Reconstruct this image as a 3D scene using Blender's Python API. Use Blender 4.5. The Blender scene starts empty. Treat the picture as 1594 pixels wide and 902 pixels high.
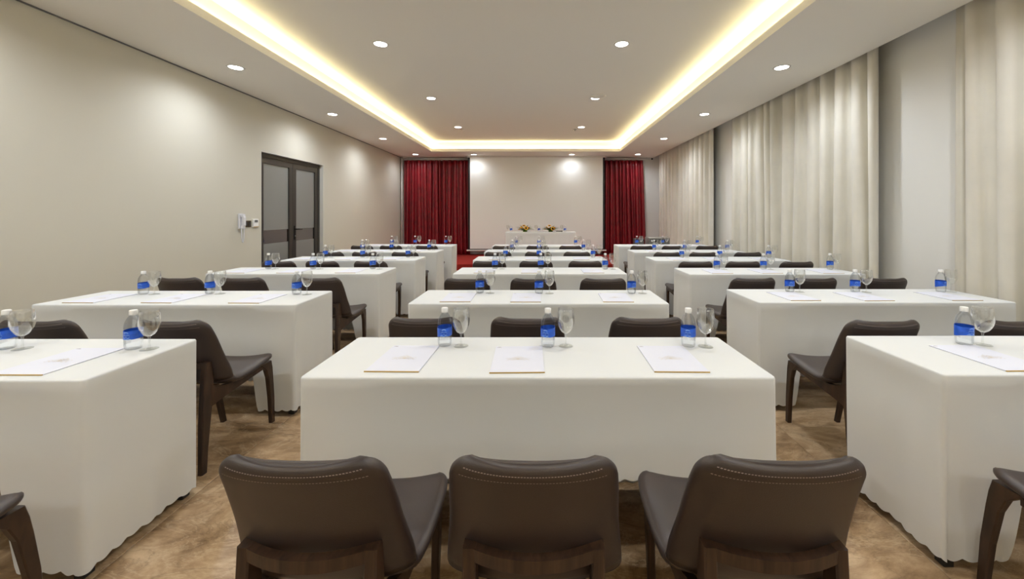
import bpy, math, random
from mathutils import Vector

# ------------------------------------------------------------------ camera
SC = bpy.context.scene
COL = SC.collection
F, CX, CY, EYE = 620.0, 839.0, 333.6, 1.36      # focal length / vanishing point in photo pixels, eye height
cam_d = bpy.data.cameras.new('camera')
cam = bpy.data.objects.new('camera', cam_d)
COL.objects.link(cam)
cam.location = (0, 0, EYE)
cam.rotation_euler = (math.pi / 2, 0, 0)
cam_d.sensor_width = 36.0
cam_d.lens = 36.0 * F / 1594.0
cam_d.shift_x = (797.0 - CX) / 1594.0
cam_d.shift_y = (CY - 451.0) / 1594.0
cam_d.clip_start = 0.05
SC.camera = cam

# ------------------------------------------------------------------ world, exposure
world = bpy.data.worlds.new('world')
SC.world = world
world.use_nodes = True
world.node_tree.nodes['Background'].inputs[0].default_value = (0.5, 0.55, 0.6, 1)
world.node_tree.nodes['Background'].inputs[1].default_value = 0.2
SC.view_settings.view_transform = 'Standard'
SC.view_settings.look = 'None'
SC.view_settings.gamma = 1.0
SC.view_settings.use_curve_mapping = False
SC.view_settings.exposure = 0.80
SC.cycles.max_bounces = 10
SC.cycles.diffuse_bounces = 6
SC.cycles.glossy_bounces = 4
SC.cycles.transmission_bounces = 8
SC.cycles.transparent_max_bounces = 16
SC.cycles.sample_clamp_indirect = 4.0
SC.cycles.caustics_refractive = False
SC.cycles.caustics_reflective = False

DOWN_W = 31.0            # watts of each downlight spot
DOWN_DISC = 14.0         # glow of the downlight lens
COVE = 23.0               # glow of the cove strips
COOL = (0.93, 0.985, 1.07)
WARM = (1.0, 0.85, 0.47)

# ------------------------------------------------------------------ helpers
def nm(m):
    m.use_nodes = True
    return m.node_tree.nodes, m.node_tree.links

def mat(name, col, rough=0.6, metal=0.0, spec=0.5, noise=0.0, nscale=8.0, bump=0.0, bscale=60.0, sheen=0.0, coat=0.0):
    m = bpy.data.materials.new(name)
    n, l = nm(m)
    b = n['Principled BSDF']
    b.inputs['Base Color'].default_value = (*col, 1)
    b.inputs['Roughness'].default_value = rough
    b.inputs['Metallic'].default_value = metal
    b.inputs['Specular IOR Level'].default_value = spec
    b.inputs['Sheen Weight'].default_value = sheen
    b.inputs['Coat Weight'].default_value = coat
    if noise or bump:
        tc = n.new('ShaderNodeTexCoord')
    if noise:
        t = n.new('ShaderNodeTexNoise'); t.inputs['Scale'].default_value = nscale; t.inputs['Detail'].default_value = 4
        l.new(tc.outputs['Object'], t.inputs['Vector'])
        r = n.new('ShaderNodeValToRGB')
        r.color_ramp.elements[0].position = 0.3; r.color_ramp.elements[1].position = 0.7
        r.color_ramp.elements[0].color = (*[c * (1 - noise) for c in col], 1)
        r.color_ramp.elements[1].color = (*[min(1, c * (1 + noise)) for c in col], 1)
        l.new(t.outputs['Fac'], r.inputs['Fac']); l.new(r.outputs['Color'], b.inputs['Base Color'])
    if bump:
        t2 = n.new('ShaderNodeTexNoise'); t2.inputs['Scale'].default_value = bscale; t2.inputs['Detail'].default_value = 3
        l.new(tc.outputs['Object'], t2.inputs['Vector'])
        bp = n.new('ShaderNodeBump'); bp.inputs['Strength'].default_value = bump; bp.inputs['Distance'].default_value = 0.01
        l.new(t2.outputs['Fac'], bp.inputs['Height']); l.new(bp.outputs['Normal'], b.inputs['Normal'])
    return m

def emit(name, col, s):
    m = bpy.data.materials.new(name)
    n, l = nm(m)
    n.remove(n['Principled BSDF'])
    e = n.new('ShaderNodeEmission'); e.inputs[0].default_value = (*col, 1); e.inputs[1].default_value = s
    l.new(e.outputs[0], n['Material Output'].inputs[0])
    return m

def thin_glass(name, tint, lo=0.05, hi=0.85, power=3.0, ior=1.45):
    """clear glass wall: see-through face on, mirror-like at the rim"""
    m = bpy.data.materials.new(name)
    n, l = nm(m)
    n.remove(n['Principled BSDF'])
    tr = n.new('ShaderNodeBsdfTransparent'); tr.inputs[0].default_value = (*tint, 1)
    gl = n.new('ShaderNodeBsdfGlossy'); gl.inputs['Roughness'].default_value = 0.03
    gl.inputs[0].default_value = (1, 1, 1, 1)
    lw = n.new('ShaderNodeLayerWeight'); lw.inputs['Blend'].default_value = 0.5
    p = n.new('ShaderNodeMath'); p.operation = 'POWER'; p.inputs[1].default_value = power
    l.new(lw.outputs['Facing'], p.inputs[0])
    mr = n.new('ShaderNodeMapRange'); mr.inputs['To Min'].default_value = lo; mr.inputs['To Max'].default_value = hi
    l.new(p.outputs[0], mr.inputs['Value'])
    mx = n.new('ShaderNodeMixShader')
    l.new(mr.outputs[0], mx.inputs[0]); l.new(tr.outputs[0], mx.inputs[1]); l.new(gl.outputs[0], mx.inputs[2])
    l.new(mx.outputs[0], n['Material Output'].inputs[0])
    return m

def water_glass(name, ior=1.33, clear=0.75, tint=(0.97, 0.985, 1.0)):
    m = bpy.data.materials.new(name)
    n, l = nm(m)
    n.remove(n['Principled BSDF'])
    tr = n.new('ShaderNodeBsdfTransparent'); tr.inputs[0].default_value = (*tint, 1)
    gl = n.new('ShaderNodeBsdfGlass'); gl.inputs['Roughness'].default_value = 0.0; gl.inputs['IOR'].default_value = ior
    gl.inputs[0].default_value = (*tint, 1)
    mx = n.new('ShaderNodeMixShader'); mx.inputs[0].default_value = 1 - clear
    l.new(tr.outputs[0], mx.inputs[1]); l.new(gl.outputs[0], mx.inputs[2])
    l.new(mx.outputs[0], n['Material Output'].inputs[0])
    return m

class MB:
    def __init__(s): s.v = []; s.f = []; s.sm = []
    def add(s, vs, fs, smooth=False):
        o = len(s.v); s.v += [tuple(x) for x in vs]
        for f in fs: s.f.append(tuple(i + o for i in f)); s.sm.append(smooth)
        return s
    def box(s, x0, x1, y0, y1, z0, z1):
        v = [(x0,y0,z0),(x1,y0,z0),(x1,y1,z0),(x0,y1,z0),(x0,y0,z1),(x1,y0,z1),(x1,y1,z1),(x0,y1,z1)]
        return s.add(v, [(3,2,1,0),(4,5,6,7),(0,1,5,4),(1,2,6,5),(2,3,7,6),(3,0,4,7)])
    def bevbox(s, x0, x1, y0, y1, z0, z1, b):
        # box with chamfered vertical edges and a chamfered top / bottom rim
        def ring(i, z):
            a0, a1, c0, c1 = x0 + i, x1 - i, y0 + i, y1 - i
            return [(a0+b,c0,z),(a1-b,c0,z),(a1,c0+b,z),(a1,c1-b,z),(a1-b,c1,z),(a0+b,c1,z),(a0,c1-b,z),(a0,c0+b,z)]
        vs = ring(b, z0) + ring(0, z0 + b) + ring(0, z1 - b) + ring(b, z1)
        fs = [tuple(range(7, -1, -1)), tuple(range(24, 32))]
        for r in range(3):
            for i in range(8):
                j = (i + 1) % 8
                fs.append((r*8+i, r*8+j, r*8+8+j, r*8+8+i))
        return s.add(vs, fs)
    def loft(s, rings, smooth=False, cap=True, closed=True):
        k = len(rings[0]); vs = [p for r in rings for p in r]; fs = []
        for a in range(len(rings) - 1):
            for i in range(k if closed else k - 1):
                j = (i + 1) % k
                fs.append((a*k+i, a*k+j, a*k+k+j, a*k+k+i))
        if cap:
            fs.append(tuple(range(k - 1, -1, -1))); fs.append(tuple(range((len(rings)-1)*k, len(rings)*k)))
        return s.add(vs, fs, smooth)
    def lathe(s, prof, n=20, c=(0,0,0), smooth=True, caps=True):
        rings = [[(c[0]+r*math.cos(2*math.pi*i/n), c[1]+r*math.sin(2*math.pi*i/n), c[2]+z) for i in range(n)] for r, z in prof]
        return s.loft(rings, smooth, cap=caps)
    def tube(s, pts, r, n=8, smooth=True):
        pts = [Vector(p) for p in pts]; rings = []
        for i, p in enumerate(pts):
            d = (pts[min(i+1, len(pts)-1)] - pts[max(i-1, 0)]).normalized()
            up = Vector((0,0,1)) if abs(d.z) < .9 else Vector((1,0,0))
            a = d.cross(up).normalized(); b = a.cross(d)
            rr = r[i] if isinstance(r, (list, tuple)) else r
            rings.append([p + a*rr*math.cos(2*math.pi*k/n) + b*rr*math.sin(2*math.pi*k/n) for k in range(n)])
        return s.loft(rings, smooth)
    def mesh(s, name, m):
        me = bpy.data.meshes.new(name)
        me.from_pydata(s.v, [], s.f); me.update()
        for p, k in zip(me.polygons, s.sm): p.use_smooth = k
        if m: me.materials.append(m)
        return me
    def build(s, name, m, parent=None, loc=(0,0,0), rot=(0,0,0)):
        return obj(name, s.mesh(name, m), parent, loc, rot)

def obj(name, data, parent=None, loc=(0,0,0), rot=(0,0,0)):
    o = bpy.data.objects.new(name, data); COL.objects.link(o)
    o.location = loc; o.rotation_euler = rot
    if parent: o.parent = parent
    return o

def tag(o, label, cat, group=None):
    o['label'] = label; o['category'] = cat
    if group: o['group'] = group
    return o

def struct(o, label=None):
    o['kind'] = 'structure'
    if label: o['label'] = label
    return o

def thing(name, label, cat, loc=(0,0,0), rz=0, group=None):
    return tag(obj(name, None, None, loc, (0,0,rz)), label, cat, group)

def place(template, name, label, cat, loc, rz=0, group=None):
    """a copy of a thing: template = [(part name, mesh, parent index or None)]"""
    root = thing(name, label, cat, loc, rz, group)
    made = []
    for pn, me, par in template:
        made.append(obj(pn, me, root if par is None else made[par]))
        if pn == 'stitching': made[-1]['kind'] = 'stuff'
    return root

def smooth(a, b, x):
    t = max(0.0, min(1.0, (x - a) / (b - a))); return t*t*(3 - 2*t)

# ------------------------------------------------------------------ materials
M = {}
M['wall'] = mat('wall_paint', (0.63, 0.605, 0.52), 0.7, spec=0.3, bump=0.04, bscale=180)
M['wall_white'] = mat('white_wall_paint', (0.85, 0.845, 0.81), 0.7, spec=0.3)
M['ceil'] = mat('ceiling_paint', (0.89, 0.865, 0.80), 0.75, spec=0.25)
M['reveal'] = mat('reveal_paint', (0.72, 0.70, 0.65), 0.6)
M['cloth'] = mat('ivory_tablecloth', (0.722, 0.737, 0.728), 0.72, spec=0.25, bump=0.22, bscale=7, sheen=0.15)
M['leather'] = mat('brown_leather', (0.037, 0.0235, 0.0185), 0.42, spec=0.65, noise=0.12, nscale=5, bump=0.08, bscale=420)
M['stitch'] = mat('stitch_thread', (0.30, 0.25, 0.23), 0.7)
M['wood'] = None
M['black'] = mat('black_metal', (0.012, 0.011, 0.010), 0.45)
M['frame'] = mat('door_aluminium', (0.055, 0.048, 0.040), 0.42, metal=0.35)
M['film'] = mat('frosted_film', (0.23, 0.23, 0.215), 0.22, spec=0.6)
M['handle'] = mat('handle_metal', (0.03, 0.026, 0.022), 0.35, metal=0.7)
M['beige'] = mat('beige_curtain', (0.76, 0.73, 0.645), 0.8, spec=0.2, noise=0.05, nscale=3, bump=0.08, bscale=220, sheen=0.2)
M['red'] = mat('red_satin', (0.22, 0.005, 0.012), 0.36, spec=0.6, noise=0.25, nscale=6, bump=0.05, bscale=90)
M['carpet'] = mat('red_carpet', (0.30, 0.028, 0.022), 0.95, spec=0.1, noise=0.12, nscale=30, bump=0.3, bscale=400)
M['screen'] = mat('screen_fabric', (0.90, 0.92, 0.90), 0.65, spec=0.3)
M['screen_black'] = mat('screen_border', (0.01, 0.01, 0.011), 0.7)
M['white_metal'] = mat('white_metal', (0.75, 0.73, 0.69), 0.4)
M['cap'] = mat('white_plastic', (0.86, 0.86, 0.84), 0.4)
M['label'] = mat('blue_label', (0.015, 0.10, 0.60), 0.35, noise=0.25, nscale=40)
M['print'] = mat('label_print', (0.35, 0.60, 0.90), 0.4)
M['water'] = water_glass('bottled_water')
M['glass'] = thin_glass('wine_glass', (0.97, 0.975, 0.97), 0.085, 0.9, 2.0)
M['foot'] = thin_glass('glass_foot', (0.95, 0.955, 0.945), 0.03, 0.25, 2.0)
M['stem'] = water_glass('solid_glass', 1.45, 0.70, (0.98, 0.985, 0.98))
M['clear'] = thin_glass('door_glass', (0.5, 0.49, 0.46), 0.12, 0.7, 3)
M['paper'] = mat('pad_paper', (0.735, 0.75, 0.83), 0.8, spec=0.2)
M['gold'] = mat('gold_binding', (0.50, 0.33, 0.10), 0.45, metal=0.3)
M['emblem'] = mat('emblem_ink', (0.64, 0.58, 0.50), 0.7)
M['ink'] = mat('grey_ink', (0.33, 0.28, 0.24), 0.7)
M['grout'] = mat('grout', (0.30, 0.22, 0.14), 0.9)
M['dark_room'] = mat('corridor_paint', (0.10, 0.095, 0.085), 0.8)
M['phone'] = mat('phone_plastic', (0.72, 0.72, 0.76), 0.35)
M['brass'] = mat('bronze_plate', (0.10, 0.062, 0.025), 0.35, metal=0.6)
M['grey'] = mat('grey_plastic', (0.16, 0.16, 0.15), 0.5)
M['silver'] = mat('brushed_silver', (0.42, 0.41, 0.38), 0.35, metal=0.7)
M['petal'] = mat('sunflower_petal', (0.80, 0.42, 0.015), 0.6, noise=0.2, nscale=40)
M['orange'] = mat('orange_petal', (0.60, 0.16, 0.01), 0.6, noise=0.2, nscale=40)
M['seed'] = mat('seed_disc', (0.035, 0.016, 0.006), 0.9, bump=0.5, bscale=300)
M['leaf'] = mat('leaf_green', (0.07, 0.125, 0.015), 0.5, noise=0.35, nscale=25)
M['lens'] = emit('downlight_lens', (1.0, 0.95, 0.86), DOWN_DISC)
M['led'] = emit('cove_strip', WARM, COVE)

def wood_mat():
    m = bpy.data.materials.new('dark_walnut'); n, l = nm(m); b = n['Principled BSDF']
    tc = n.new('ShaderNodeTexCoord'); mp = n.new('ShaderNodeMapping'); mp.inputs['Scale'].default_value = (30, 12, 2.5)
    l.new(tc.outputs['Object'], mp.inputs['Vector'])
    t = n.new('ShaderNodeTexNoise'); t.inputs['Scale'].default_value = 2.2; t.inputs['Detail'].default_value = 6; t.inputs['Distortion'].default_value = 0.6
    l.new(mp.outputs[0], t.inputs['Vector'])
    r = n.new('ShaderNodeValToRGB')
    r.color_ramp.elements[0].position = .32; r.color_ramp.elements[0].color = (0.022, 0.011, 0.006, 1)
    r.color_ramp.elements[1].position = .72; r.color_ramp.elements[1].color = (0.062, 0.032, 0.017, 1)
    l.new(t.outputs['Fac'], r.inputs['Fac']); l.new(r.outputs[0], b.inputs['Base Color'])
    b.inputs['Roughness'].default_value = 0.42
    return m
M['wood'] = wood_mat()

def tile_mat():
    m = bpy.data.materials.new('brown_marble_tile'); n, l = nm(m); b = n['Principled BSDF']
    g = n.new('ShaderNodeNewGeometry'); oi = n.new('ShaderNodeObjectInfo')
    k = n.new('ShaderNodeMath'); k.operation = 'MULTIPLY'; k.inputs[1].default_value = 40
    l.new(oi.outputs['Random'], k.inputs[0])
    ad = n.new('ShaderNodeVectorMath'); ad.operation = 'ADD'
    l.new(g.outputs['Position'], ad.inputs[0])
    cx = n.new('ShaderNodeCombineXYZ'); l.new(k.outputs[0], cx.inputs[2])
    l.new(cx.outputs[0], ad.inputs[1])
    mp = n.new('ShaderNodeMapping'); mp.inputs['Rotation'].default_value = (0, 0, math.radians(38)); mp.inputs['Scale'].default_value = (1.2, 2.5, 1)
    l.new(ad.outputs[0], mp.inputs['Vector'])
    a = n.new('ShaderNodeTexNoise'); a.inputs['Scale'].default_value = 1.7; a.inputs['Detail'].default_value = 9; a.inputs['Roughness'].default_value = .70; a.inputs['Distortion'].default_value = .8
    l.new(mp.outputs[0], a.inputs['Vector'])
    r = n.new('ShaderNodeValToRGB'); cr = r.color_ramp
    cr.elements[0].position = .35; cr.elements[0].color = (0.150, 0.082, 0.034, 1)
    cr.elements[1].position = .66; cr.elements[1].color = (0.60, 0.44, 0.27, 1)
    e = cr.elements.new(.5); e.color = (0.37, 0.242, 0.130, 1)
    l.new(a.outputs['Fac'], r.inputs['Fac'])
    # pale hairline veins
    v = n.new('ShaderNodeTexNoise'); v.inputs['Scale'].default_value = 1.9; v.inputs['Detail'].default_value = 7; v.inputs['Roughness'].default_value = .65; v.inputs['Distortion'].default_value = .9
    l.new(mp.outputs[0], v.inputs['Vector'])
    s1 = n.new('ShaderNodeMath'); s1.operation = 'SUBTRACT'; s1.inputs[1].default_value = .5; l.new(v.outputs['Fac'], s1.inputs[0])
    s2 = n.new('ShaderNodeMath'); s2.operation = 'ABSOLUTE'; l.new(s1.outputs[0], s2.inputs[0])
    mr = n.new('ShaderNodeMapRange'); mr.inputs['From Min'].default_value = 0; mr.inputs['From Max'].default_value = .016
    mr.inputs['To Min'].default_value = .42; mr.inputs['To Max'].default_value = 0
    l.new(s2.outputs[0], mr.inputs['Value'])
    mx = n.new('ShaderNodeMix'); mx.data_type = 'RGBA'
    l.new(mr.outputs[0], mx.inputs['Factor']); l.new(r.outputs[0], mx.inputs['A']); mx.inputs['B'].default_value = (0.62, 0.49, 0.32, 1)
    # darker cracks
    w = n.new('ShaderNodeTexNoise'); w.inputs['Scale'].default_value = 2.7; w.inputs['Detail'].default_value = 6; w.inputs['Roughness'].default_value = .6; w.inputs['Distortion'].default_value = .7
    of = n.new('ShaderNodeVectorMath'); of.operation = 'ADD'; of.inputs[1].default_value = (7.3, 2.1, 5.5)
    l.new(mp.outputs[0], of.inputs[0]); l.new(of.outputs[0], w.inputs['Vector'])
    t1 = n.new('ShaderNodeMath'); t1.operation = 'SUBTRACT'; t1.inputs[1].default_value = .5; l.new(w.outputs['Fac'], t1.inputs[0])
    t2 = n.new('ShaderNodeMath'); t2.operation = 'ABSOLUTE'; l.new(t1.outputs[0], t2.inputs[0])
    m2 = n.new('ShaderNodeMapRange'); m2.inputs['From Min'].default_value = 0; m2.inputs['From Max'].default_value = .020
    m2.inputs['To Min'].default_value = .32; m2.inputs['To Max'].default_value = 0
    l.new(t2.outputs[0], m2.inputs['Value'])
    mx2 = n.new('ShaderNodeMix'); mx2.data_type = 'RGBA'
    l.new(m2.outputs[0], mx2.inputs['Factor']); l.new(mx.outputs['Result'], mx2.inputs['A']); mx2.inputs['B'].default_value = (0.10, 0.055, 0.022, 1)
    l.new(mx2.outputs['Result'], b.inputs['Base Color'])
    b.inputs['Roughness'].default_value = 0.36
    return m
M['tile'] = tile_mat()

# ------------------------------------------------------------------ the room
XL, XR = -4.13, 3.70            # left wall, wall behind the right-hand curtains
YB, YF = 12.03, -3.4            # wall behind the stage, wall behind the camera
ZC, ZU = 3.06, 3.323            # perimeter ceiling, raised ceiling in the coffer
PEL = 3.45                      # edge of the ceiling above the curtain slot
CFL, CFR, CFB, CFF = -2.912, 2.20, 10.80, -2.2

# floor: slab with grout showing between single tiles
fl = struct(MB().box(XL - .2, XR + .2, YF - .2, YB + .2, -.12, -.004).build('floor', M['grout']), 'brown marble tiled floor')
T = 0.80
tile_meshes = {}
ix0, iy0 = -1.665, 2.16
for i in range(-4, 8):
    for j in range(-8, 13):
        x0, x1 = ix0 + i*T, ix0 + (i+1)*T
        y0, y1 = iy0 + j*T, iy0 + (j+1)*T
        x0, x1, y0, y1 = max(x0, XL), min(x1, XR), max(y0, YF), min(y1, YB)
        if x1 - x0 < .02 or y1 - y0 < .02: continue
        key = (round(x1-x0, 3), round(y1-y0, 3))
        if key not in tile_meshes:
            w, d = (x1-x0)/2 - .0012, (y1-y0)/2 - .0012
            b = .0012
            mb = MB()
            vs = [(-w,-d,-.008),(w,-d,-.008),(w,d,-.008),(-w,d,-.008),(-w,-d,-b),(w,-d,-b),(w,d,-b),(-w,d,-b),
                  (-w+b,-d+b,0),(w-b,-d+b,0),(w-b,d-b,0),(-w+b,d-b,0)]
            fs = [(3,2,1,0),(8,9,10,11)]
            for a in (0, 4):
                for q in range(4):
                    p = (q+1) % 4
                    fs.append((a+q, a+p, a+4+p, a+4+q))
            tile_meshes[key] = mb.add(vs, fs).mesh('floor_tile', M['tile'])
        obj('floor_tile', tile_meshes[key], fl, ((x0+x1)/2, (y0+y1)/2, 0))

# left wall with the door opening
DY0, DY1, DZ = 5.92, 7.63, 2.30
mb = MB()
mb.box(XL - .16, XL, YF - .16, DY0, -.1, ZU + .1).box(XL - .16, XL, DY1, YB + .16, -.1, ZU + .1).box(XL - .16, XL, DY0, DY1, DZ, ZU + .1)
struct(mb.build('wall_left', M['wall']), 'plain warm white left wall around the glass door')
struct(MB().box(XR, XR + .16, YF - .16, YB + .16, -.1, ZU + .1).build('wall_right', M['wall_white']), 'plain white right wall behind the beige curtains')
struct(MB().box(XL, XR, YB, YB + .16, -.1, ZU + .1).build('wall_back', M['wall_white']), 'white end wall behind the stage')
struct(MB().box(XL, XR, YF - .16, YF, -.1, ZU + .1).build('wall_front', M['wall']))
# small dark corridor behind the glass door
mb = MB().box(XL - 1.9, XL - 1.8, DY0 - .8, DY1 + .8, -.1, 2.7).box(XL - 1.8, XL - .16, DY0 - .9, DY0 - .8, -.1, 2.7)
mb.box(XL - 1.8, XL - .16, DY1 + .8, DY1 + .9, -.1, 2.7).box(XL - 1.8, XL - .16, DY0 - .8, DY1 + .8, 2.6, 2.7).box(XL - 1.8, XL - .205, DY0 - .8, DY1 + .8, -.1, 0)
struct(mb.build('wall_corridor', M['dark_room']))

# ceiling: perimeter slab, lip, trough and raised centre
TR = .085                        # width of the light trough behind the lip
LIP = .077
mb = MB()
mb.box(XL, XR, YF, YB, ZU, ZU + .1)                                         # raised centre and lid
def ring(mb, x0, x1, y0, y1, X0, X1, Y0, Y1, z0, z1):                       # frame between inner and outer rectangle
    mb.box(X0, x0, Y0, Y1, z0, z1).box(x1, X1, Y0, Y1, z0, z1).box(x0, x1, Y0, y0, z0, z1).box(x0, x1, y1, Y1, z0, z1)
ring(mb, CFL, CFR, CFF, CFB, XL, PEL, YF, YB, ZC, ZC + .03)                 # perimeter soffit
ring(mb, CFL, CFR, CFF, CFB, CFL - .014, CFR + .014, CFF - .014, CFB + .014, ZC + .03, ZC + LIP)   # lip
ring(mb, CFL - TR, CFR + TR, CFF - TR, CFB + TR, CFL - TR - .05, CFR + TR + .05, CFF - TR - .05, CFB + TR + .05, ZC + .03, ZU)  # trough back
mb.box(PEL - .02, PEL, YF, YB, ZC + .03, ZU)                                # face of the curtain slot
struct(mb.build('ceiling', M['ceil']), 'white ceiling with raised coffer and glowing cove')
# thin shadow-gap trims where the walls meet the ceiling
struct(MB().box(XL, XL + .012, YF, YB, ZC - .012, ZC - .001).build('trim_1', M['grey']), 'thin shadow gap along the left wall top')
struct(MB().box(XL, XL + .012, YF, DY0 - .02, 0, .09).build('baseboard_left', M['grout']))

# cove light strips (hidden in the trough, facing up)
def strip(pa, pb, out, lab):
    # a flat tape on an angled profile, tilted towards the middle of the coffer
    (xa, ya), (xb, yb) = pa, pb; ox, oy = out
    g0, g1, zi, zo = .034, .062, ZC + .036, ZC + .060
    P = lambda x, y, g, z: (x + ox*g, y + oy*g, z)
    ins = [P(xa, ya, g0, zi), P(xb, yb, g0, zi), P(xb, yb, g1, zo), P(xa, ya, g1, zo)]
    low = [P(xa, ya, g0, ZC + .0305), P(xb, yb, g0, ZC + .0305), P(xb, yb, g1 + .004, ZC + .0305), P(xa, ya, g1 + .004, ZC + .0305)]
    rim = [P(xa, ya, g0, zi - .001), P(xb, yb, g0, zi - .001), P(xb, yb, g1 + .004, zo), P(xa, ya, g1 + .004, zo)]
    t = thing('led_strip', lab, 'light strip', (0, 0, 0), 0, 'warm cove light strips')
    MB().loft([low, rim]).build('profile', M['white_metal'], t)
    MB().add([(p[0], p[1], p[2] + .0015) for p in ins], [(0, 1, 2, 3)]).build('tape', M['led'], t)
strip((CFL, CFF), (CFL, CFB), (-1, 0), 'warm light strip glowing in the cove along the left side of the coffer')
strip((CFR, CFF), (CFR, CFB), (1, 0), 'warm light strip glowing in the cove along the right, curtain side of the coffer')
strip((CFL, CFB), (CFR, CFB), (0, 1), 'warm light strip glowing in the cove at the stage end')
strip((CFL, CFF), (CFR, CFF), (0, -1), 'warm light strip in the cove behind the camera')

# downlights
trim_me = MB().lathe([(.070, -.001), (.074, -.006), (.088, -.005), (.092, 0.0), (.070, 0.0)], 28).mesh('trim_ring', M['white_metal'])
lens_me = MB().lathe([(.0001, -.0035), (.069, -.0035), (.069, -.0005), (.0001, -.0005)], 28, smooth=False, caps=False).mesh('lens', M['lens'])
def downlight(x, y, z, lab):
    r = place([('trim_ring', trim_me, None), ('lens', lens_me, None)], 'downlight', lab, 'ceiling light', (x, y, z - .0005), 0, 'recessed ceiling downlights')
    ld = bpy.data.lights.new('downlight_beam', 'SPOT')
    ld.energy = DOWN_W*(1 if y < 11 else .3 if abs(x) < 2 else .6); ld.color = COOL; ld.spot_size = math.radians(166); ld.spot_blend = 0.9; ld.shadow_soft_size = .06
    lo = bpy.data.objects.new('downlight_beam', ld); COL.objects.link(lo); lo.parent = r; lo.location = (0, 0, -.03)
LY = [4.61, 6.77, 8.96, 11.32]
NTH = ['nearest', 'second', 'third', 'farthest']
for k, y in enumerate(LY):
    downlight(-3.51, y, ZC, NTH[k] + ' lit downlight of four in the ceiling border beside the left wall')
    downlight(2.81, y, ZC, NTH[k] + ' lit downlight of four in the ceiling border beside the beige curtains')
downlight(-1.86, 11.35, ZC, 'small lit downlight above left edge of the white screen')
downlight(0.935, 11.35, ZC, 'small lit downlight above right half of the white screen')
for k, y in enumerate([4.59, 6.74, 8.975]):
    nt = ['nearest', 'middle', 'farthest'][k]
    downlight(-1.825, y, ZU, nt + ' lit downlight of three in the left line of the raised ceiling')
    downlight(0.954, y, ZU, nt + ' lit downlight of three in the right line of the raised ceiling')
for y, w in [(2.45, 'just above the first tables'), (.3, 'overhead by the camera'), (-1.85, 'at the rear of the room')]:
    downlight(-3.51, y, ZC, 'downlight beside the left wall, ' + w)
    downlight(2.81, y, ZC, 'downlight beside the right curtains, ' + w)
    downlight(-1.825, y, ZU, 'left downlight of the raised ceiling, ' + w)
    downlight(0.954, y, ZU, 'right downlight of the raised ceiling, ' + w)
# flush round speaker and two small sprinklers in the raised ceiling
sp = thing('ceiling_speaker', 'flush round speaker cover behind right middle downlight of raised ceiling', 'speaker', (.98, 6.62, ZU - .0005))
MB().lathe([(.10, -.008), (.128, -.007), (.135, 0), (.10, 0)], 32).build('rim', M['ceil'], sp)
MB().lathe([(.0005, -.004), (.10, -.004), (.10, -.001), (.0005, -.001)], 32, caps=False).build('grille', M['ceil'], sp)
for x, y, lab in [(-1.78, 9.18, 'tiny sprinkler head beside farthest left downlight of raised ceiling'), (.83, 9.22, 'tiny sprinkler head beside farthest right downlight of raised ceiling')]:
    s = thing('sprinkler', lab, 'sprinkler', (x, y, ZU - .0005), 0, 'ceiling sprinklers')
    MB().lathe([(.045, -.006), (.05, 0)], 16).build('cover_plate', M['silver'], s)
    MB().lathe([(.008, -.03), (.008, -.005)], 10).lathe([(.02, -.033), (.02, -.029)], 10).build('deflector', M['silver'], s)

# ------------------------------------------------------------------ glass double door in the left wall
door = struct(obj('door_1', None, None, (XL - .068, 0, 0)), 'dark framed glass double door with frosted bands')
rv = MB()
rv.box(0, .068, DY1 - .006, DY1, 0, DZ).box(0, .068, DY0, DY0 + .006, 0, DZ).box(0, .068, DY0, DY1, DZ - .006, DZ)
rv.build('reveal', M['reveal'], door)
fr = MB()
fr.box(-.06, .0, DY0 + .006, DY0 + .06, 0, DZ - .006).box(-.06, .0, DY1 - .06, DY1 - .006, 0, DZ - .006).box(-.06, .0, DY0 + .06, DY1 - .06, DZ - .065, DZ - .006)
fr.build('door_frame', M['frame'], door)
ymid = 6.80
for a, b, hand in ((DY0 + .063, ymid - .002, False), (ymid + .002, DY1 - .063, True)):
    st, zt = .095, DZ - .068
    lf = MB().box(-.05, -.006, a, a + st, .01, zt).box(-.05, -.006, b - st, b, .01, zt).box(-.05, -.006, a + st, b - st, zt - .09, zt).box(-.05, -.006, a + st, b - st, .01, .13)
    leaf = lf.build('door_leaf', M['frame'], door)
    MB().box(-.032, -.024, a + st, b - st, 1.11, zt - .09).build('frosted_pane', M['film'], leaf)
    MB().box(-.032, -.024, a + st, b - st, .13, .90).build('frosted_pane', M['film'], leaf)
    MB().box(-.032, -.024, a + st, b - st, .90, 1.11).build('clear_pane', M['clear'], leaf)
    if hand:
        h = MB().bevbox(-.006, .006, a + .03, a + .062, .92, 1.16, .003)
        h.tube([(.006, a + .046, 1.10), (.05, a + .046, 1.10), (.055, a + .06, 1.10), (.055, a + .17, 1.10)], .011, 8)
        h.build('lever_handle', M['handle'], leaf)
        MB().lathe([(.010, 0), (.010, .006)], 12).build('key_cylinder', M['silver'], leaf, (.006, a + .046, .985), (0, math.pi/2, 0))

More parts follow.
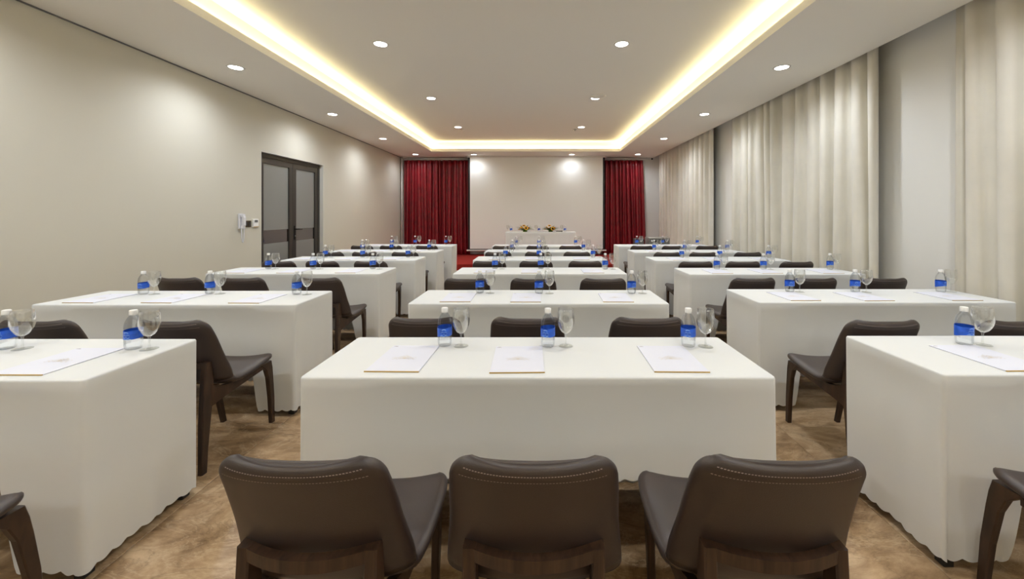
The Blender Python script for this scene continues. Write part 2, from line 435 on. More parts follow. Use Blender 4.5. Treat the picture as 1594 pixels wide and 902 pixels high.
# wall phone, switch plate, thermostat
ph = thing('wall_phone', 'white intercom handset with looped cord on left wall beside the glass door', 'telephone', (XL, 5.50, 1.26))
MB().bevbox(.001, .028, -.045, .045, -.105, .105, .006).build('base', M['phone'], ph)
hs = MB()
hs.loft([[(.030 + d, -.03 + .006*k, z), (.030 + d, .018, z), (.062 + d, .014, z), (.062 + d, -.024, z)] for z, d, k in ((-.10, 0, 0), (-.07, .004, 0), (-.05, .012, 1), (.05, .012, 1), (.07, .004, 0), (.10, 0, 0))])
hs.build('handset', M['phone'], ph)
MB().box(.0285, .0305, .024, .036, .05, .075).build('button', M['grey'], ph)
cd = [(.035, -.02 + .055*t, -.10 - .19*math.sin(math.pi*t)**.6) for t in [i/24 for i in range(25)]]
MB().tube(cd, .0055, 6).build('cord', M['phone'], ph)
sw = thing('switch_plate', 'dark bronze switch plate between white phone and thermostat', 'light switch', (XL, 5.645, 1.222))
MB().bevbox(.0005, .010, -.06, .06, -.046, .046, .003).build('plate', M['brass'], sw)
for q in (-.03, .03):
    MB().bevbox(.0101, .014, q - .022, q + .022, -.03, .03, .0015).build('rocker', M['frame'], sw)
th = thing('thermostat', 'white thermostat with small grey display next to the door frame', 'thermostat', (XL, 5.785, 1.228))
MB().bevbox(.0005, .022, -.055, .055, -.06, .06, .004).build('body', M['cap'], th)
MB().box(.0222, .0235, -.03, .035, .012, .048).build('display', M['grey'], th)
MB().box(.0222, .026, -.05, .05, -.058, -.048).build('lower_ledge', M['gold'], th)

# ------------------------------------------------------------------ curtains
def curtain(name, p0, p1, z0, z1, wl, amp, m, seed, lean0=0.0, lean1=0.0, nz=16, pinch=.75, thick=.004):
    """a hanging panel from p0 to p1 (plan points); folds drift and open out towards the hem"""
    rnd = random.Random(seed)
    a, b = Vector((*p0, 0)), Vector((*p1, 0)); L = (b - a).length; d = (b - a) / L; nrm = Vector((-d.y, d.x, 0))
    # irregular fold boundaries
    xs = [0.0]
    while xs[-1] < L: xs.append(xs[-1] + wl * rnd.uniform(.62, 1.45))
    sc = L / xs[-1]; xs = [x*sc for x in xs]
    amps = [rnd.uniform(.55, 1.25) for _ in xs]; drift = [rnd.uniform(-.35, .35)*wl for _ in xs]
    drift[0] = drift[-1] = 0
    per = 14; grid = []
    for k in range(nz + 1):
        t = k / nz; z = z1 + (z0 - z1)*t; row = []
        X = [x + drift[i]*t**1.3 for i, x in enumerate(xs)]
        for i in range(len(X) - 1):
            for q in range(per):
                s = q / per
                x = X[i] + (X[i+1] - X[i])*(s - .055*math.sin(4*math.pi*s))
                w = math.sin(2*math.pi*s)
                w = math.copysign(abs(w)**.8, w)
                o = amp * (amps[i]*(1-s) + amps[i+1]*s) * w * (pinch + (1 - pinch)*t)
                o += .006*math.sin(3.1*x + 2.2*t + seed)
                row.append((x, o))
        row.append((X[-1], 0))
        grid.append([a + d*(x + lean0*t*(1 - x/L) + lean1*t*(x/L)) + nrm*o + Vector((0,0,z)) for x, o in row])
    n = len(grid[0])
    vs, fs = [p for r in grid for p in r], []
    for k in range(nz):
        for i in range(n - 1):
            fs.append((k*n+i, k*n+i+1, k*n+n+i+1, k*n+n+i))
    o = MB().add(vs, fs, True).build(name, m)
    sol = o.modifiers.new('thickness', 'SOLIDIFY'); sol.thickness = thick; sol.offset = 0
    return o
CXX = 3.555
tag(curtain('curtain', (CXX, 11.70), (CXX, 8.10), .012, ZU - .03, .25, .075, M['beige'], 3), 'beige floor-length curtain nearest the stage on the right wall', 'curtain', 'beige wall curtains')
tag(curtain('curtain', (CXX, 7.35), (CXX, 4.17), .012, ZU - .03, .26, .080, M['beige'], 8), 'wide beige floor-length curtain in the middle of the right wall', 'curtain', 'beige wall curtains')
tag(curtain('curtain', (CXX, 3.40), (CXX, 1.2), .012, ZU - .03, .25, .080, M['beige'], 21), 'beige curtain at the right edge of the photo, nearest the camera', 'curtain', 'beige wall curtains')
rail = thing('curtain_track', 'white ceiling track carrying the beige curtains in its slot', 'curtain track', (CXX, 0, ZU))
MB().box(-.012, .012, 1.0, 11.9, -.026, -.001).build('track', M['white_metal'], rail)

# stage platform
STY, STZ = 9.60, .15
stg = thing('stage', 'low red carpeted stage platform in front of the white screen', 'stage', (0, 0, 0))
MB().box(XL + .02, 3.30, STY, YB - .01, .002, STZ).build('platform', M['carpet'], stg)
MB().box(XL + .02, 3.30, STY - .012, STY - .0005, STZ - .03, STZ + .003).build('nosing', M['carpet'], stg)
# red curtains on a rail
CRY = 11.88
zr = 2.985
tag(curtain('curtain', (-4.02, CRY), (-2.06, CRY), STZ + .004, zr - .02, .14, .062, M['red'], 5, nz=18), 'dark red satin curtain hanging left of the white screen', 'curtain', 'red stage curtains')
tag(curtain('curtain', (1.90, CRY), (3.10, CRY), STZ + .004, zr - .02, .14, .062, M['red'], 12, lean1=.10, nz=18), 'dark red satin curtain hanging right of the white screen', 'curtain', 'red stage curtains')
for x0, x1, lab in ((-4.10, -2.04, 'white rail above the left red curtain'), (1.90, 3.34, 'white rail with black end knob above the right red curtain')):
    r = thing('curtain_rail', lab, 'curtain rail', (0, CRY - .02, zr + .02), 0, 'stage curtain rails')
    MB().tube([(x0, 0, 0), (x1, 0, 0)], .014, 10).build('rod', M['white_metal'], r)
    for q in (.1, .5, .9):
        MB().tube([(x0 + (x1-x0)*q, 0, .012), (x0 + (x1-x0)*q, 0, ZC - zr - .0205)], .008, 8).build('bracket', M['white_metal'], r)
    if x0 > 0:
        MB().lathe([(.004, -.03), (.024, -.018), (.03, 0), (.024, .018), (.004, .03)], 14, (x1 + .025, 0, 0)).build('end_knob', M['black'], r)
pole = thing('corner_pole', 'slim pale pole in the corner between left wall and red curtain', 'pole', (XL + .06, CRY - .06, STZ))
MB().lathe([(.018, .001), (.018, ZC - STZ - .003)], 12).build('shaft', M['white_metal'], pole)
# projection screen
SY = 11.66
scr = thing('projection_screen', 'large white pull-down projection screen with black side borders', 'screen', (0, SY, 0))
sx0, sx1 = -2.02, 1.87
MB().box(sx0, sx1, -.002, .002, .345, 3.02).build('screen_surface', M['screen'], scr)
MB().box(sx0 - .055, sx0 - .001, -.002, .002, .345, 3.02).build('side_border', M['screen_black'], scr)
MB().box(sx1 + .001, sx1 + .055, -.002, .002, .345, 3.02).build('side_border', M['screen_black'], scr)
MB().box(sx0 - .055, sx1 + .055, -.0025, .0025, .32, .3445).build('lower_border', M['screen_black'], scr)
MB().bevbox(sx0 - .10, sx1 + .10, -.022, .022, .278, .3195, .008).build('weight_bar', M['white_metal'], scr)
MB().bevbox(sx0 - .09, sx1 + .09, -.05, .05, 3.02, ZC - .001, .008).build('housing', M['white_metal'], scr)

# ------------------------------------------------------------------ chair
def catmull(P, t):
    n = len(P) - 1; x = min(max(t*n, 0), n - 1e-9); i = int(x); u = x - i
    p0, p1, p2, p3 = P[max(i-1, 0)], P[i], P[i+1], P[min(i+2, n)]
    return [.5*((2*b) + (-a + c)*u + (2*a - 5*b + 4*c - d)*u*u + (-a + 3*b - 3*c + d)*u**3) for a, b, c, d in zip(p0, p1, p2, p3)]
#        y     z     half-width  edge fwd  edge up
SHELL = [(.478, .446, .226, .012, .026), (.410, .442, .240, .000, .022), (.295, .435, .240, -.004, .010), (.195, .434, .232, .008, .004),
         (.125, .455, .227, .040, .004), (.094, .512, .221, .056, .004), (.066, .605, .209, .050, .002), (.036, .702, .202, .040, .004),
         (.010, .775, .194, .030, .005), (.000, .804, .190, .026, .006)]
NV, NU, TH = 54, 26, .042
svals = []
fine = [catmull(SHELL, i/400) for i in range(401)]
arc = [0.0]
for i in range(400): arc.append(arc[-1] + math.hypot(fine[i+1][0]-fine[i][0], fine[i+1][1]-fine[i][1]))
LT = arc[-1]
def shell_at(dist):
    lo, hi = 0, 400
    while hi - lo > 1:
        md = (lo + hi)//2
        if arc[md] <= dist: lo = md
        else: hi = md
    fr_ = (dist - arc[lo]) / max(1e-9, arc[hi] - arc[lo])
    return catmull(SHELL, (lo + fr_)/400)
def mid(u, dist):
    dist = min(max(dist, 0), LT)
    y, z, hw, ey, ez = shell_at(dist)
    Rt = .055; dt = LT - dist
    if dt < Rt: hw -= .050*(1 - math.sqrt(max(0, 1 - ((Rt - dt)/Rt)**2)))
    Rf = .04
    if dist < Rf: hw -= .030*(1 - math.sqrt(max(0, 1 - ((Rf - dist)/Rf)**2)))
    e = abs(u)**2.4
    return Vector((u*hw, y + ey*e, z + ez*e))
def nrm_at(u, dist):
    h = .004
    du = mid(min(u+.02, 1), dist) - mid(max(u-.02, -1), dist)
    dv = mid(u, min(dist+h, LT)) - mid(u, max(dist-h, 0))
    n = dv.cross(du).normalized()          # towards the sitter
    return -n if (n.z < 0 and n.y < .2) else n
def rimf(u, dist):
    v = dist / LT
    a = max(0, 1 - abs(u)**14)**.5
    d = min(dist, LT - dist); R = TH*.55
    b = 1 if d > R else math.sqrt(max(0, 1 - (1 - d/R)**2))
    return a*b
us = []
for i in range(NU + 1):
    s = 2*i/NU - 1
    us.append(math.copysign(1 - (1 - abs(s))**1.7, s))
ds = [LT*(.5 - .5*math.cos(math.pi*(.93*k/NV + .035)))for k in range(NV + 1)]
lo_, hi_ = ds[0], ds[-1]
ds = [(d - lo_)/(hi_ - lo_)*LT for d in ds]
cut = min(range(NV + 1), key=lambda k: abs(ds[k] - (arc[int(400*4.25/9)])))
def surf(u, dist, side):
    return mid(u, dist) + nrm_at(u, dist)*(TH/2*rimf(u, dist)*side)
def shell_part(k0, k1, name):
    rings = []
    for k in range(k0, k1 + 1):
        top = [surf(u, ds[k], 1) for u in us]
        bot = [surf(u, ds[k], -1) for u in reversed(us[1:-1])]
        rings.append(top + bot)
    return MB().loft(rings, True, cap=True).mesh(name, M['leather'])
def stitch_mesh():
    mb = MB()
    for off in (.015, .031):
        nst = 46
        for q in range(nst):
            a, b = -.86 + 1.72*q/nst, -.86 + 1.72*(q + .62)/nst
            d = LT - off
            def P(u, dd):
                return mid(u, dd) - nrm_at(u, dd)*(TH/2*rimf(u, dd) + .0009)
            mb.add([P(a, d), P(b, d), P(b, d + .0017), P(a, d + .0017)], [(0,1,2,3)])
    return mb.mesh('stitching', M['stitch'])
def sect(z, y0, y1, xc, tx, sgn):
    b = .004
    return [(sgn*xc - tx/2 + b, y0, z), (sgn*xc + tx/2 - b, y0, z), (sgn*xc + tx/2, y0 + b, z), (sgn*xc + tx/2, y1 - b, z),
            (sgn*xc + tx/2 - b, y1, z), (sgn*xc - tx/2 + b, y1, z), (sgn*xc - tx/2, y1 - b, z), (sgn*xc - tx/2, y0 + b, z)]
def rear_leg(s):
    L = [(0, .018, .052, .160, .026), (.12, .022, .062, .157, .028), (.26, .028, .080, .154, .030), (.36, .034, .094, .153, .031), (.46, .042, .100, .152, .031), (.573, .050, .088, .152, .031)]
    return MB().loft([sect(z, a, b, x, t, s) for z, a, b, x, t in L]).mesh('leg', M['wood'])
def front_leg(s):
    L = [(0, .545, .575, .160, .026), (.18, .514, .551, .173, .027), (.32, .480, .523, .184, .028), (.38, .452, .508, .190, .029), (.428, .398, .492, .194, .030)]
    return MB().loft([sect(z, a, b, x, t, s) for z, a, b, x, t in L]).mesh('leg', M['wood'])
def side_rail(s):
    L = [(.080, .330, .450, .155), (.11, .340, .430, .160), (.16, .354, .416, .169), (.24, .371, .412, .180), (.32, .385, .415, .188), (.41, .397, .421, .193)]
    rings = []
    for y, z0, z1, xc in L:
        t = .027; x0, x1 = s*xc - t/2, s*xc + t/2
        rings.append([(x0, y, z0), (x1, y, z0), (x1, y, z1), (x0, y, z1)])
    return MB().loft(rings).mesh('side_rail', M['wood'])
def back_rail():
    rings = []
    for k in range(15):
        u = -1 + 2*k/14; x = u*.152; y = .054 - .034*(1 - u*u); z1 = .573 - .003*(1 - u*u)
        rings.append([(x, y, z1 - .030), (x, y + .024, z1 - .030), (x, y + .024, z1), (x, y, z1)])
    return MB().loft(rings).mesh('back_rail', M['wood'])
CHAIR = [('seat', shell_part(0, cut, 'seat'), None), ('backrest', shell_part(cut, NV, 'backrest'), None), ('stitching', stitch_mesh(), 1),
         ('leg', rear_leg(-1), None), ('leg', rear_leg(1), None), ('leg', front_leg(-1), None), ('leg', front_leg(1), None),
         ('side_rail', side_rail(-1), None), ('side_rail', side_rail(1), None), ('back_rail', back_rail(), None)]

# ------------------------------------------------------------------ table and cloth
TW, TD, TZ = 1.76, .47, .746
def table_template():
    top = MB().bevbox(-TW/2, TW/2, -TD/2, TD/2, TZ - .028, TZ, .004).mesh('tabletop', M['black'])
    t = [('tabletop', top, None)]
    for sx in (-1, 1):
        for sy in (-1, 1):
            x, y = sx*(TW/2 - .03), sy*(TD/2 - .03)
            t.append(('leg', MB().bevbox(x - .02, x + .02, y - .02, y + .02, 0.001, TZ - .0285, .003).mesh('leg', M['black']), None))
    apr = MB().box(-TW/2 + .06, TW/2 - .06, -TD/2 + .02, -TD/2 + .04, TZ - .09, TZ - .0285).box(-TW/2 + .06, TW/2 - .06, TD/2 - .04, TD/2 - .02, TZ - .09, TZ - .0285).mesh('apron', M['black'])
    t.append(('apron', apr, None))
    return t
TABLE = table_template()
CW, CD, CZ = 1.782, .492, .7515
def cloth_mesh(seed, near_hem=.36, cw=CW, cd=CD):
    rnd = random.Random(seed)
    per = []                                      # perimeter samples: (x, y, outward normal, near-side distance to the corner or None)
    r = .016
    def edge(p, q, n, tagn):
        L = math.hypot(q[0]-p[0], q[1]-p[1]); k = max(4, int(L/.0086))
        for i in range(k):
            s = i/k; per.append((p[0]+(q[0]-p[0])*s, p[1]+(q[1]-p[1])*s, n, tagn))
    def corner(c, a0):
        for i in range(5):
            a = a0 + math.pi/2*i/5
            per.append((c[0]+r*math.cos(a), c[1]+r*math.sin(a), (math.cos(a), math.sin(a)), 'c'))
    hx, hy = cw/2, cd/2
    edge((-hx+r, -hy), (hx-r, -hy), (0,-1), 'n'); corner((hx-r, -hy+r), -math.pi/2)
    edge((hx, -hy+r), (hx, hy-r), (1,0), 's'); corner((hx-r, hy-r), 0)
    edge((hx-r, hy), (-hx+r, hy), (0,1), 'f'); corner((-hx+r, hy-r), math.pi/2)
    edge((-hx, hy-r), (-hx, -hy+r), (-1,0), 's'); corner((-hx+r, -hy+r), math.pi)
    n = len(per)
    ph = [rnd.uniform(0, 6.28) for _ in range(6)]
    arcs = [0.0]
    for i in range(1, n): arcs.append(arcs[-1] + math.hypot(per[i][0]-per[i-1][0], per[i][1]-per[i-1][1]))
    tot = arcs[-1]
    e0, e1 = rnd.uniform(.22, .26), rnd.uniform(.29, .33)
    rows = 15
    rings = [[] for _ in range(rows + 3)]
    for i, (x, y, nn, tg) in enumerate(per):
        s = arcs[i]
        rings[0].append((x - nn[0]*.012, y - nn[1]*.012, CZ))
        rings[1].append((x - nn[0]*.003, y - nn[1]*.003, CZ - .0022))
        rings[2].append((x, y, CZ - .009))
        dc = math.hypot(max(0, hx - abs(x)), max(0, hy - abs(y)))     # distance to the nearest corner
        hem = .032 + .012*math.sin(s*2*math.pi/tot*3 + ph[0])*.5
        hem += .011*(1 - abs(math.sin(math.pi*s/.060)))               # scalloped edge
        if tg == 'n':
            hem += (near_hem - .03)*smooth(e0, e1, hx - abs(x))
        cor = math.exp(-(dc/.10)**2)
        k1 = .5 + .5*math.sin(2*math.pi*s*2.1/tot*3 + ph[1]); k2 = math.sin(2*math.pi*s*19/tot + ph[2]); k3 = math.sin(2*math.pi*s*31/tot + ph[3])
        for j in range(rows):
            t = (j + 1)/rows
            z = CZ - .009 + (max(hem, .006) - CZ + .009)*t
            dep = (CZ - z)/CZ
            o = -.010*dep + .013*dep*k1 + (.0045*k2 + .003*k3)*dep**1.4 + cor*.002*dep**1.2 - .006*math.sin(math.pi*min(1, dep*3))*(1 - cor)
            rings[j + 3].append((x + nn[0]*o, y + nn[1]*o, z))
    vs = [p for rg in rings for p in rg]; fs = [tuple(range(n))]
    m = MB().add(vs, fs)
    for a in range(len(rings) - 1):
        for i in range(n):
            j = (i + 1) % n
            m.f.append((a*n+n+i, a*n+n+j, a*n+j, a*n+i)); m.sm.append(a >= 1)
    return m.mesh('tablecloth', M['cloth'])
CLOTHS = [cloth_mesh(k) for k in (1, 2, 3)]

# ------------------------------------------------------------------ bottle, wine glass, pad
def bottle_template():
    body = MB().lathe([(.002, .004), (.018, .004), (.0235, .0005), (.0285, .004), (.0312, .014), (.0322, .03), (.0325, .05), (.0325, .10), (.0315, .113), (.0285, .126), (.0225, .139), (.0155, .149), (.0125, .1535), (.0125, .160)], 24).mesh('body', M['water'])
    cap = MB().lathe([(.0148, .1545), (.0150, .158), (.0148, .1735), (.0130, .1755), (.001, .1757)], 20).mesh('cap', M['cap'])
    lb = MB(); n = 36; top, bot = [], []
    for i in range(n):
        a = 2*math.pi*i/n
        zb = .047 + .006*math.sin(a*1 + 2.2) + .003*math.sin(2*a)
        bot.append((.0332*math.cos(a), .0332*math.sin(a), zb)); top.append((.0332*math.cos(a), .0332*math.sin(a), .089 + .0025*math.sin(a + .6)))
    lb.loft([bot, top], True, cap=False)
    lab = lb.mesh('label', M['label'])
    pr = MB()
    def cyl(a, z): return (.0336*math.cos(a), .0336*math.sin(a), z)
    def ribbon(pts, w):
        for (a0, z0), (a1, z1) in zip(pts[:-1], pts[1:]):
            pr.add([cyl(a0, z0 - w), cyl(a1, z1 - w), cyl(a1, z1 + w), cyl(a0, z0 + w)], [(0,1,2,3)])
    for base in (-math.pi/2, math.pi/2):
        ribbon([(base - .28 + .07*i, .079 + .0035*math.sin(i*math.pi/8)) for i in range(9)], .0013)          # small arched mark
        ribbon([(base - .2 + .2*math.cos(t), .064 + .0075*math.sin(t)) for t in [2*math.pi*i/14 for i in range(15)]], .0006)
        ribbon([(base + .22 + .2*math.cos(t), .064 + .0075*math.sin(t)) for t in [2*math.pi*i/14 for i in range(15)]], .0006)
        ribbon([(base - .55 + .1*i, .0525 + .002*math.sin(i)) for i in range(12)], .0008)
    return [('body', body, None), ('cap', cap, None), ('label', lab, None), ('label_print', pr.mesh('label_print', M['print']), 2)]
BOTTLE = bottle_template()
def glass_template():
    o = [(.004, .058), (.010, .060), (.020, .067), (.029, .080), (.0365, .097), (.0395, .115), (.0392, .135), (.0370, .158), (.0350, .174)]
    i = [(r - .0012 if r > .006 else r*.6, z + (.0022 if z < .09 else 0)) for r, z in o]
    bowl = MB().lathe(o + [(.0344, .1746)] + i[::-1], 28, caps=False).mesh('bowl', M['glass'])
    stem = MB().lathe([(.0075, .0045), (.0045, .012), (.0036, .025), (.0036, .045), (.0048, .054), (.0085, .0605)], 14).mesh('stem', M['glass'])
    foot = MB().lathe([(.033, .0005), (.0335, .0014), (.030, .0024), (.014, .0042), (.0075, .0055)], 28).mesh('foot', M['foot'])
    return [('bowl', bowl, None), ('stem', stem, None), ('foot', foot, None)]
GLASS = glass_template()
def pad_template():
    sheet = MB().box(-.105, .105, -.1485, .1485, .0008, .0038).mesh('paper_block', M['paper'])
    bind = MB().box(-.106, .106, -.1525, -.1487, .0004, .0042).mesh('gold_edge', M['gold'])
    em = MB()
    def rib(pts, w):
        for p, q in zip(pts[:-1], pts[1:]):
            d = Vector((q[0]-p[0], q[1]-p[1])); 
            if d.length < 1e-6: continue
            n = Vector((-d.y, d.x)).normalized()*w
            em.add([(p[0]-n.x, p[1]-n.y, .0041), (q[0]-n.x, q[1]-n.y, .0041), (q[0]+n.x, q[1]+n.y, .0041), (p[0]+n.x, p[1]+n.y, .0041)], [(0,1,2,3)])
    for k in range(-3, 4):                       # fan of petal outlines
        a = math.pi/2 - k*.36; c, s = math.cos(a), math.sin(a); L = .034 if k else .040
        for sg in (-1, 1):
            pts = []
            for i in range(9):
                t = i/8; w = .009*math.sin(math.pi*t)*sg
                pts.append((c*L*t - s*w, -.018 + s*L*t + c*w))
            rib(pts, .0007)
    for sg in (-1, 1):                           # scrolls at both sides
        rib([(sg*(.012 + .0012*i), -.02 + .006*math.sin(i*.42)) for i in range(30)], .0008)
        rib([(sg*(.040 + .010*math.cos(t)*(1 - t/9)), -.010 + .010*math.sin(t)*(1 - t/9)) for t in [i*.4 for i in range(16)]], .0007)
    logo = MB().box(-.098, -.079, .134, .1365, .0040, .0042).box(-.093, -.084, .1370, .1385, .0040, .0042).mesh('logo_mark', M['ink'])
    return [('paper_block', sheet, None), ('gold_edge', bind, None), ('emblem', em.mesh('emblem', M['emblem']), 0), ('logo_mark', logo, 0)]
PAD = pad_template()

# ------------------------------------------------------------------ the seminar rows
ROWN = ['first', 'second', 'third', 'fourth', 'fifth', 'sixth']
COLN = {'L': 'left-column', 'C': 'middle-column', 'R': 'right-column'}
YFAR = {'L': [1.950, 3.17, 4.557, 5.735, 6.876, 8.07], 'C': [1.976, 3.20, 4.55, 5.75, 6.88, 8.02], 'R': [2.000, 3.24, 4.52, 5.70, 6.83, 8.03]}
XCEN = {'L': [-2.56, -2.53, -2.52, -2.52, -2.53, -2.55], 'C': [-.004, -.002, .01, .015, .01, 0], 'R': [2.425, 2.41, 2.42, 2.41, 2.405, 2.395]}
# chairs: x positions and the y of the top of the back
CH = {
 'L': [((-1.855,), .785), ((-2.62, -1.92), 2.05), ((-3.14, -2.59, -1.92), 3.44), ((-3.06, -2.55, -1.98), 4.6), ((-3.05, -2.54, -1.96), 5.8), ((-3.12, -2.61, -1.98), 7.0)],
 'C': [((-.548, -.013, .556), .885), ((-.615, -.065, .585), 2.13), ((-.625, -.05, .555), 3.40), ((-.585, -.035, .545), 4.7), ((-.595, -.01, .555), 5.8), ((-.615, -.025, .55), 6.9)],
 'R': [((1.80,), .925), ((1.80, 2.50), 2.05), ((1.86, 2.39, 3.00), 3.42), ((1.83, 2.38, 3.01), 4.6), ((1.86, 2.38, 3.03), 5.7), ((1.80, 2.35, 2.95), 6.9)]}
BO = {
 'L': [(-2.406, -1.83), (-3.00, -2.51, -1.836), (-3.00, -2.50, -1.84), (-3.00, -2.475, -1.843), (-2.99, -2.495, -1.858), (-2.93, -2.468, -1.853)],
 'C': [(-.436, .041, .687), (-.456, 0.0, .71), (-.487, .02, .732), (-.472, 0.0, .76), (-.455, 0.0, .752), (-.45, 0.0, .725)],
 'R': [(1.983,), (1.957, 2.468, 3.137), (1.96, 2.465, 3.20), (1.99, 2.52, 3.20), (1.935, 2.44, 3.157), (1.94, 2.45, 3.136)]}
PADX = {'L': [-.105, -.26, -.145], 'C': [-.13, -.13, -.137], 'R': [-.06, -.06, -.06]}
rj = random.Random(7)
def which(k, n):
    if n == 1: return None
    return {2: ['left of two', 'right of two'], 3: ['left of three', 'middle of three', 'right of three']}[n][k]
def lab(head, w, prep, c, r):
    return head + (', ' + w if w else '') + ', ' + prep + ' ' + COLN[c] + ' table ' + ROWN[r] + ' from camera'
ci = 0
for c in 'LCR':
    for r in range(6):
        tx, tyf = XCEN[c][r], YFAR[c][r]
        ty = tyf - CD/2
        place(TABLE, 'seminar_table', 'black-legged table under white cloth in the %s, %s from camera' % (COLN[c].replace('-', ' '), ROWN[r]), 'table', (tx, ty, 0), 0, 'seminar tables in three columns')
        cl = tag(obj('tablecloth', CLOTHS[ci % 3], None, (tx, ty, 0), (0, 0, 0)), 'ivory cloth with scalloped hem draped over the %s table %s from camera' % (COLN[c], ROWN[r]), 'tablecloth', 'ivory tablecloths')
        if ci % 2: pass
        ci += 1
        xs, yt = CH[c][r]
        if r > 2: yt = tyf - CD - .600
        yt = min(yt, tyf - CD - .600)
        for k, x in enumerate(xs):
            place(CHAIR, 'conference_chair', lab('brown leather chair', which(k, len(xs)), 'at', c, r), 'chair', (x, yt, 0), math.radians(rj.uniform(-1.5, 1.5)), 'brown leather conference chairs')
        bs = BO[c][r]
        for k, x in enumerate(bs):
            by = tyf - .142 + rj.uniform(-.012, .012)
            if (c, r) == ('R', 1): by = tyf - .13
            place(BOTTLE, 'water_bottle', lab('blue-labelled water bottle', which(k, len(bs)), 'on', c, r), 'bottle', (x, by, CZ + .0004), rj.uniform(-.5, .5), 'water bottles on the tables')
            place(GLASS, 'wine_glass', lab('empty stemmed glass', which(k, len(bs)), 'on', c, r), 'glass', (x + .080 + rj.uniform(-.004, .004), by + rj.uniform(-.012, .004), CZ + .0004), rj.uniform(0, 3), 'stemmed glasses on the tables')
        # note pads
        if r == 0:
            pads = {'L': (-2.52, -1.90), 'C': (-.565, -.087, .552), 'R': (1.90, 2.50)}[c]
            if c == 'R': pads = (1.905,)
            if c == 'L': pads = (-1.955,)
            yy = {'L': 1.655, 'C': 1.678, 'R': 1.69}[c]
            if c == 'L': pads = (-1.975,)
        else:
            pads = {'L': (tx - .62, tx - .08, tx + .52), 'C': (tx - .58, tx - .09, tx + .555), 'R': (tx - .54, tx - .03, tx + .60)}[c]
            yy = ty - .055
        for k, x in enumerate(pads):
            place(PAD, 'note_pad', lab('white gold-edged note pad', which(k, len(pads)), 'on', c, r), 'notepad', (x, yy + rj.uniform(-.006, .006), CZ + .0002), math.radians(rj.uniform(-1.5, 1.5)), 'note pads on the tables')

# ------------------------------------------------------------------ head table on the stage
HX, HY = .045, 10.40
place(TABLE, 'head_table', 'black-legged head table under white cloth on the red stage', 'table', (HX, HY, STZ))
hc = cloth_mesh(9, .03, 1.80, .50)
tag(obj('tablecloth', hc, None, (HX, HY, STZ)), 'long ivory cloth over the head table on the stage', 'tablecloth', 'ivory tablecloths')
hz = STZ + CZ + .0004
for k, (bx, gx) in enumerate(((-.72, -.80), (0.0, -.075), (.67, .585))):
    w = ['left of three', 'middle of three', 'right of three'][k]
    place(BOTTLE, 'water_bottle', 'blue-labelled water bottle, ' + w + ', on head table with sunflowers', 'bottle', (bx, HY - .12, hz), .2*k, 'water bottles on the tables')
    place(GLASS, 'wine_glass', 'empty stemmed glass, ' + w + ', on head table with sunflowers', 'glass', (gx, HY - .10, hz), 0, 'stemmed glasses on the tables')
# flower arrangements
def leaf_mesh(L, W):
    vs, fs = [], []
    for i in range(6):
        t = i/5; w = W*math.sin(math.pi*min(1, t*.92 + .06))**.8; z = .25*L*math.sin(t*2.2) - .1*L*t*t
        vs += [(-w/2, L*t, z), (0, L*t, z - .12*w), (w/2, L*t, z)]
    for i in range(5):
        a = i*3; fs += [(a, a+1, a+4, a+3), (a+1, a+2, a+5, a+4)]
    return MB().add(vs, fs, True).mesh('leaf', M['leaf'])
LEAVES = [leaf_mesh(.17, .04), leaf_mesh(.21, .035), leaf_mesh(.13, .05)]
def petal_ring(n, r0, r1, w, cup, m, name):
    mb = MB()
    for ring_k in range(2):
        for i in range(n):
            a = 2*math.pi*(i + .5*ring_k)/n; c, s = math.cos(a), math.sin(a)
            def P(r, o, z): return (c*r - s*o, s*r + c*o, z)
            zz = cup*(1 - .5*ring_k)
            mb.add([P(r0, -w*.3, 0), P(r0, w*.3, 0), P((r0+r1)*.55, w*.5, zz*.5), P((r0+r1)*.55, -w*.5, zz*.5), P(r1, 0, zz)], [(0,1,2,3), (3,2,4)], True)
    return mb.mesh(name, m)
SUN_P = petal_ring(14, .020, .060, .018, .012, M['petal'], 'petals'); SUN_D = MB().lathe([(.027, 0), (.025, .008), (.015, .012), (.001, .010)], 18).mesh('seed_disc', M['seed'])
OR_P = petal_ring(9, .004, .034, .016, .014, M['orange'], 'petals'); YE_P = petal_ring(8, .004, .032, .018, .012, M['petal'], 'petals')
BUD = MB().lathe([(.009, 0), (.007, .008), (.001, .010)], 10).mesh('flower_centre', M['seed'])
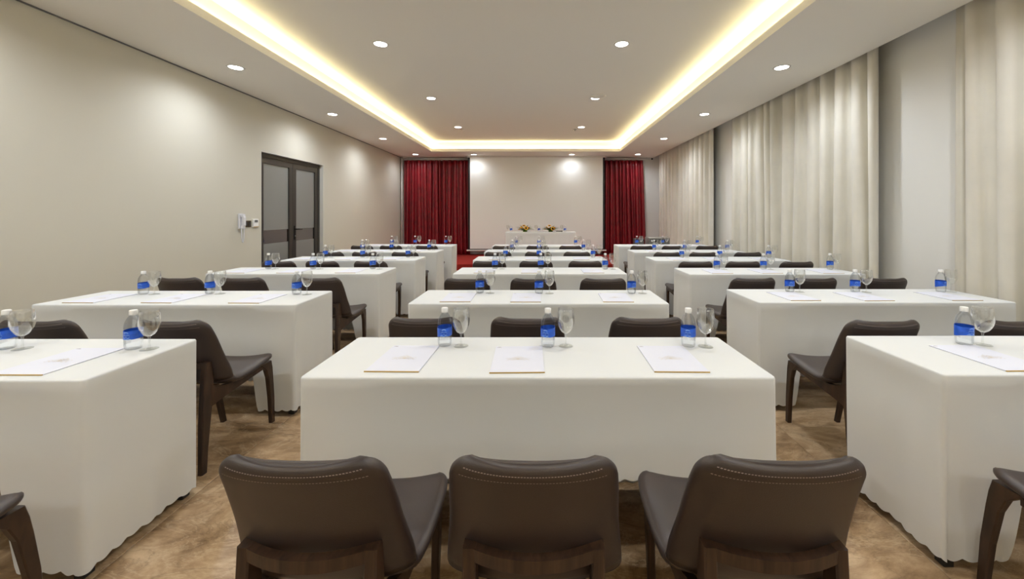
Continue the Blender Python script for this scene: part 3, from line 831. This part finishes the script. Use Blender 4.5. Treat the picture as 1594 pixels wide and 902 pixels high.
def arrangement(x, lab_, seed, main):
    rnd = random.Random(seed)
    r = thing('flower_arrangement', lab_, 'flowers', (x, HY - .10, hz), 0, 'sunflower centrepieces')
    MB().lathe([(.04, .0), (.055, .003), (.06, .02), (.05, .035), (.01, .045)], 18).build('foam_bowl', M['leaf'], r)
    for k in range(52):
        a = 2*math.pi*k/52 + rnd.uniform(-.1, .1); tilt = rnd.uniform(.1, .8) if k % 3 == 0 else rnd.uniform(-.05, .25)
        o = obj('leaf', LEAVES[k % 3], r, (.03*math.cos(a), .02*math.sin(a), rnd.uniform(.02, .05)), (tilt, 0, a - math.pi/2))
        sx = 1.1 if abs(math.cos(a)) > .5 else .55
        o.scale = (1, sx, 1)
    def head(name, pm, dm, px, py, pz, rx, rz, s):
        h = obj(name, pm, r, (px, py, pz), (rx, 0, rz)); h.scale = (s, s, s)
        d = obj('seed_disc', dm, h, (0, 0, .001))
    head('sunflower', SUN_P, SUN_D, main[0], -.09, main[1], math.radians(68), math.radians(main[0]*200), .95)
    head('sunflower', SUN_P, SUN_D, -.03, -.01, .155, math.radians(25), 0, .85)
    for px, py, pz, m_ in ((-.10, -.05, .10, YE_P), (-.05, -.07, .09, OR_P), (.10, -.03, .10, OR_P), (-.10, -.02, .12, YE_P), (-.15, -.04, .065, YE_P)):
        head('blossom', m_, BUD, px, py, pz, math.radians(rnd.uniform(20, 60)), rnd.uniform(-1, 1), 1.0)
arrangement(-.36, 'low sunflower arrangement on the head table, left of the two', 4, (.03, .10))
arrangement(.30, 'low sunflower arrangement on the head table, right of the two', 11, (.05, .085))
mic = thing('table_microphone', 'small black microphone lying beside the right sunflower arrangement', 'microphone', (.52, HY - .20, hz), math.radians(60))
MB().lathe([(.010, -.09), (.012, .0), (.013, .05)], 12).build('handle', M['black'], mic, (0, 0, .0225), (math.pi/2, 0, 0))
MB().lathe([(.014, .05), (.022, .065), (.020, .085), (.004, .095)], 12).build('grille', M['grey'], mic, (0, 0, .0225), (math.pi/2, 0, 0))

# ------------------------------------------------------------------ sound equipment behind the far right table
cart = thing('equipment_stand', 'low black stand carrying the amplifier near the right red curtain', 'stand', (2.70, 9.10, 0))
for sx in (-.24, .24):
    for sy in (-.17, .17):
        MB().box(sx - .015, sx + .015, sy - .015, sy + .015, .001, .62).build('leg', M['black'], cart)
MB().bevbox(-.28, .28, -.21, .21, .62, .645, .004).build('shelf', M['black'], cart)
MB().bevbox(-.25, .25, -.18, .18, .25, .27, .004).build('shelf', M['black'], cart)
amp = thing('amplifier', 'grey sound amplifier with black vents behind farthest right table', 'amplifier', (2.70, 9.10, .6455))
MB().bevbox(-.235, .235, -.17, .17, .012, .185, .006).build('case', M['silver'], amp)
MB().box(-.225, .225, -.176, -.1705, .02, .165).build('front_panel', M['grey'], amp)
MB().box(-.02, .17, -.180, -.1765, .11, .145).build('vent', M['black'], amp)
for x in (-.17, -.10, -.06):
    MB().lathe([(.022, 0), (.020, .018), (.002, .018)], 14).build('knob', M['cap'] if x < -.15 else M['black'], amp, (x, -.1765, .11), (math.pi/2, 0, 0))
for x in (-.19, .19):
    MB().box(x - .02, x + .02, -.14, -.10, 0.0005, .0118).build('foot', M['black'], amp)
    MB().box(x - .02, x + .02, .10, .14, 0.0005, .0118).build('foot', M['black'], amp)
mixb = thing('speaker_case', 'small black equipment case left of the grey amplifier', 'case', (2.28, 9.12, 0.001))
MB().bevbox(-.10, .10, -.12, .12, .0, .80, .008).build('case', M['black'], mixb)
MB().box(-.085, .085, -.1245, -.1205, .1, .76).build('grille', M['grey'], mixb)
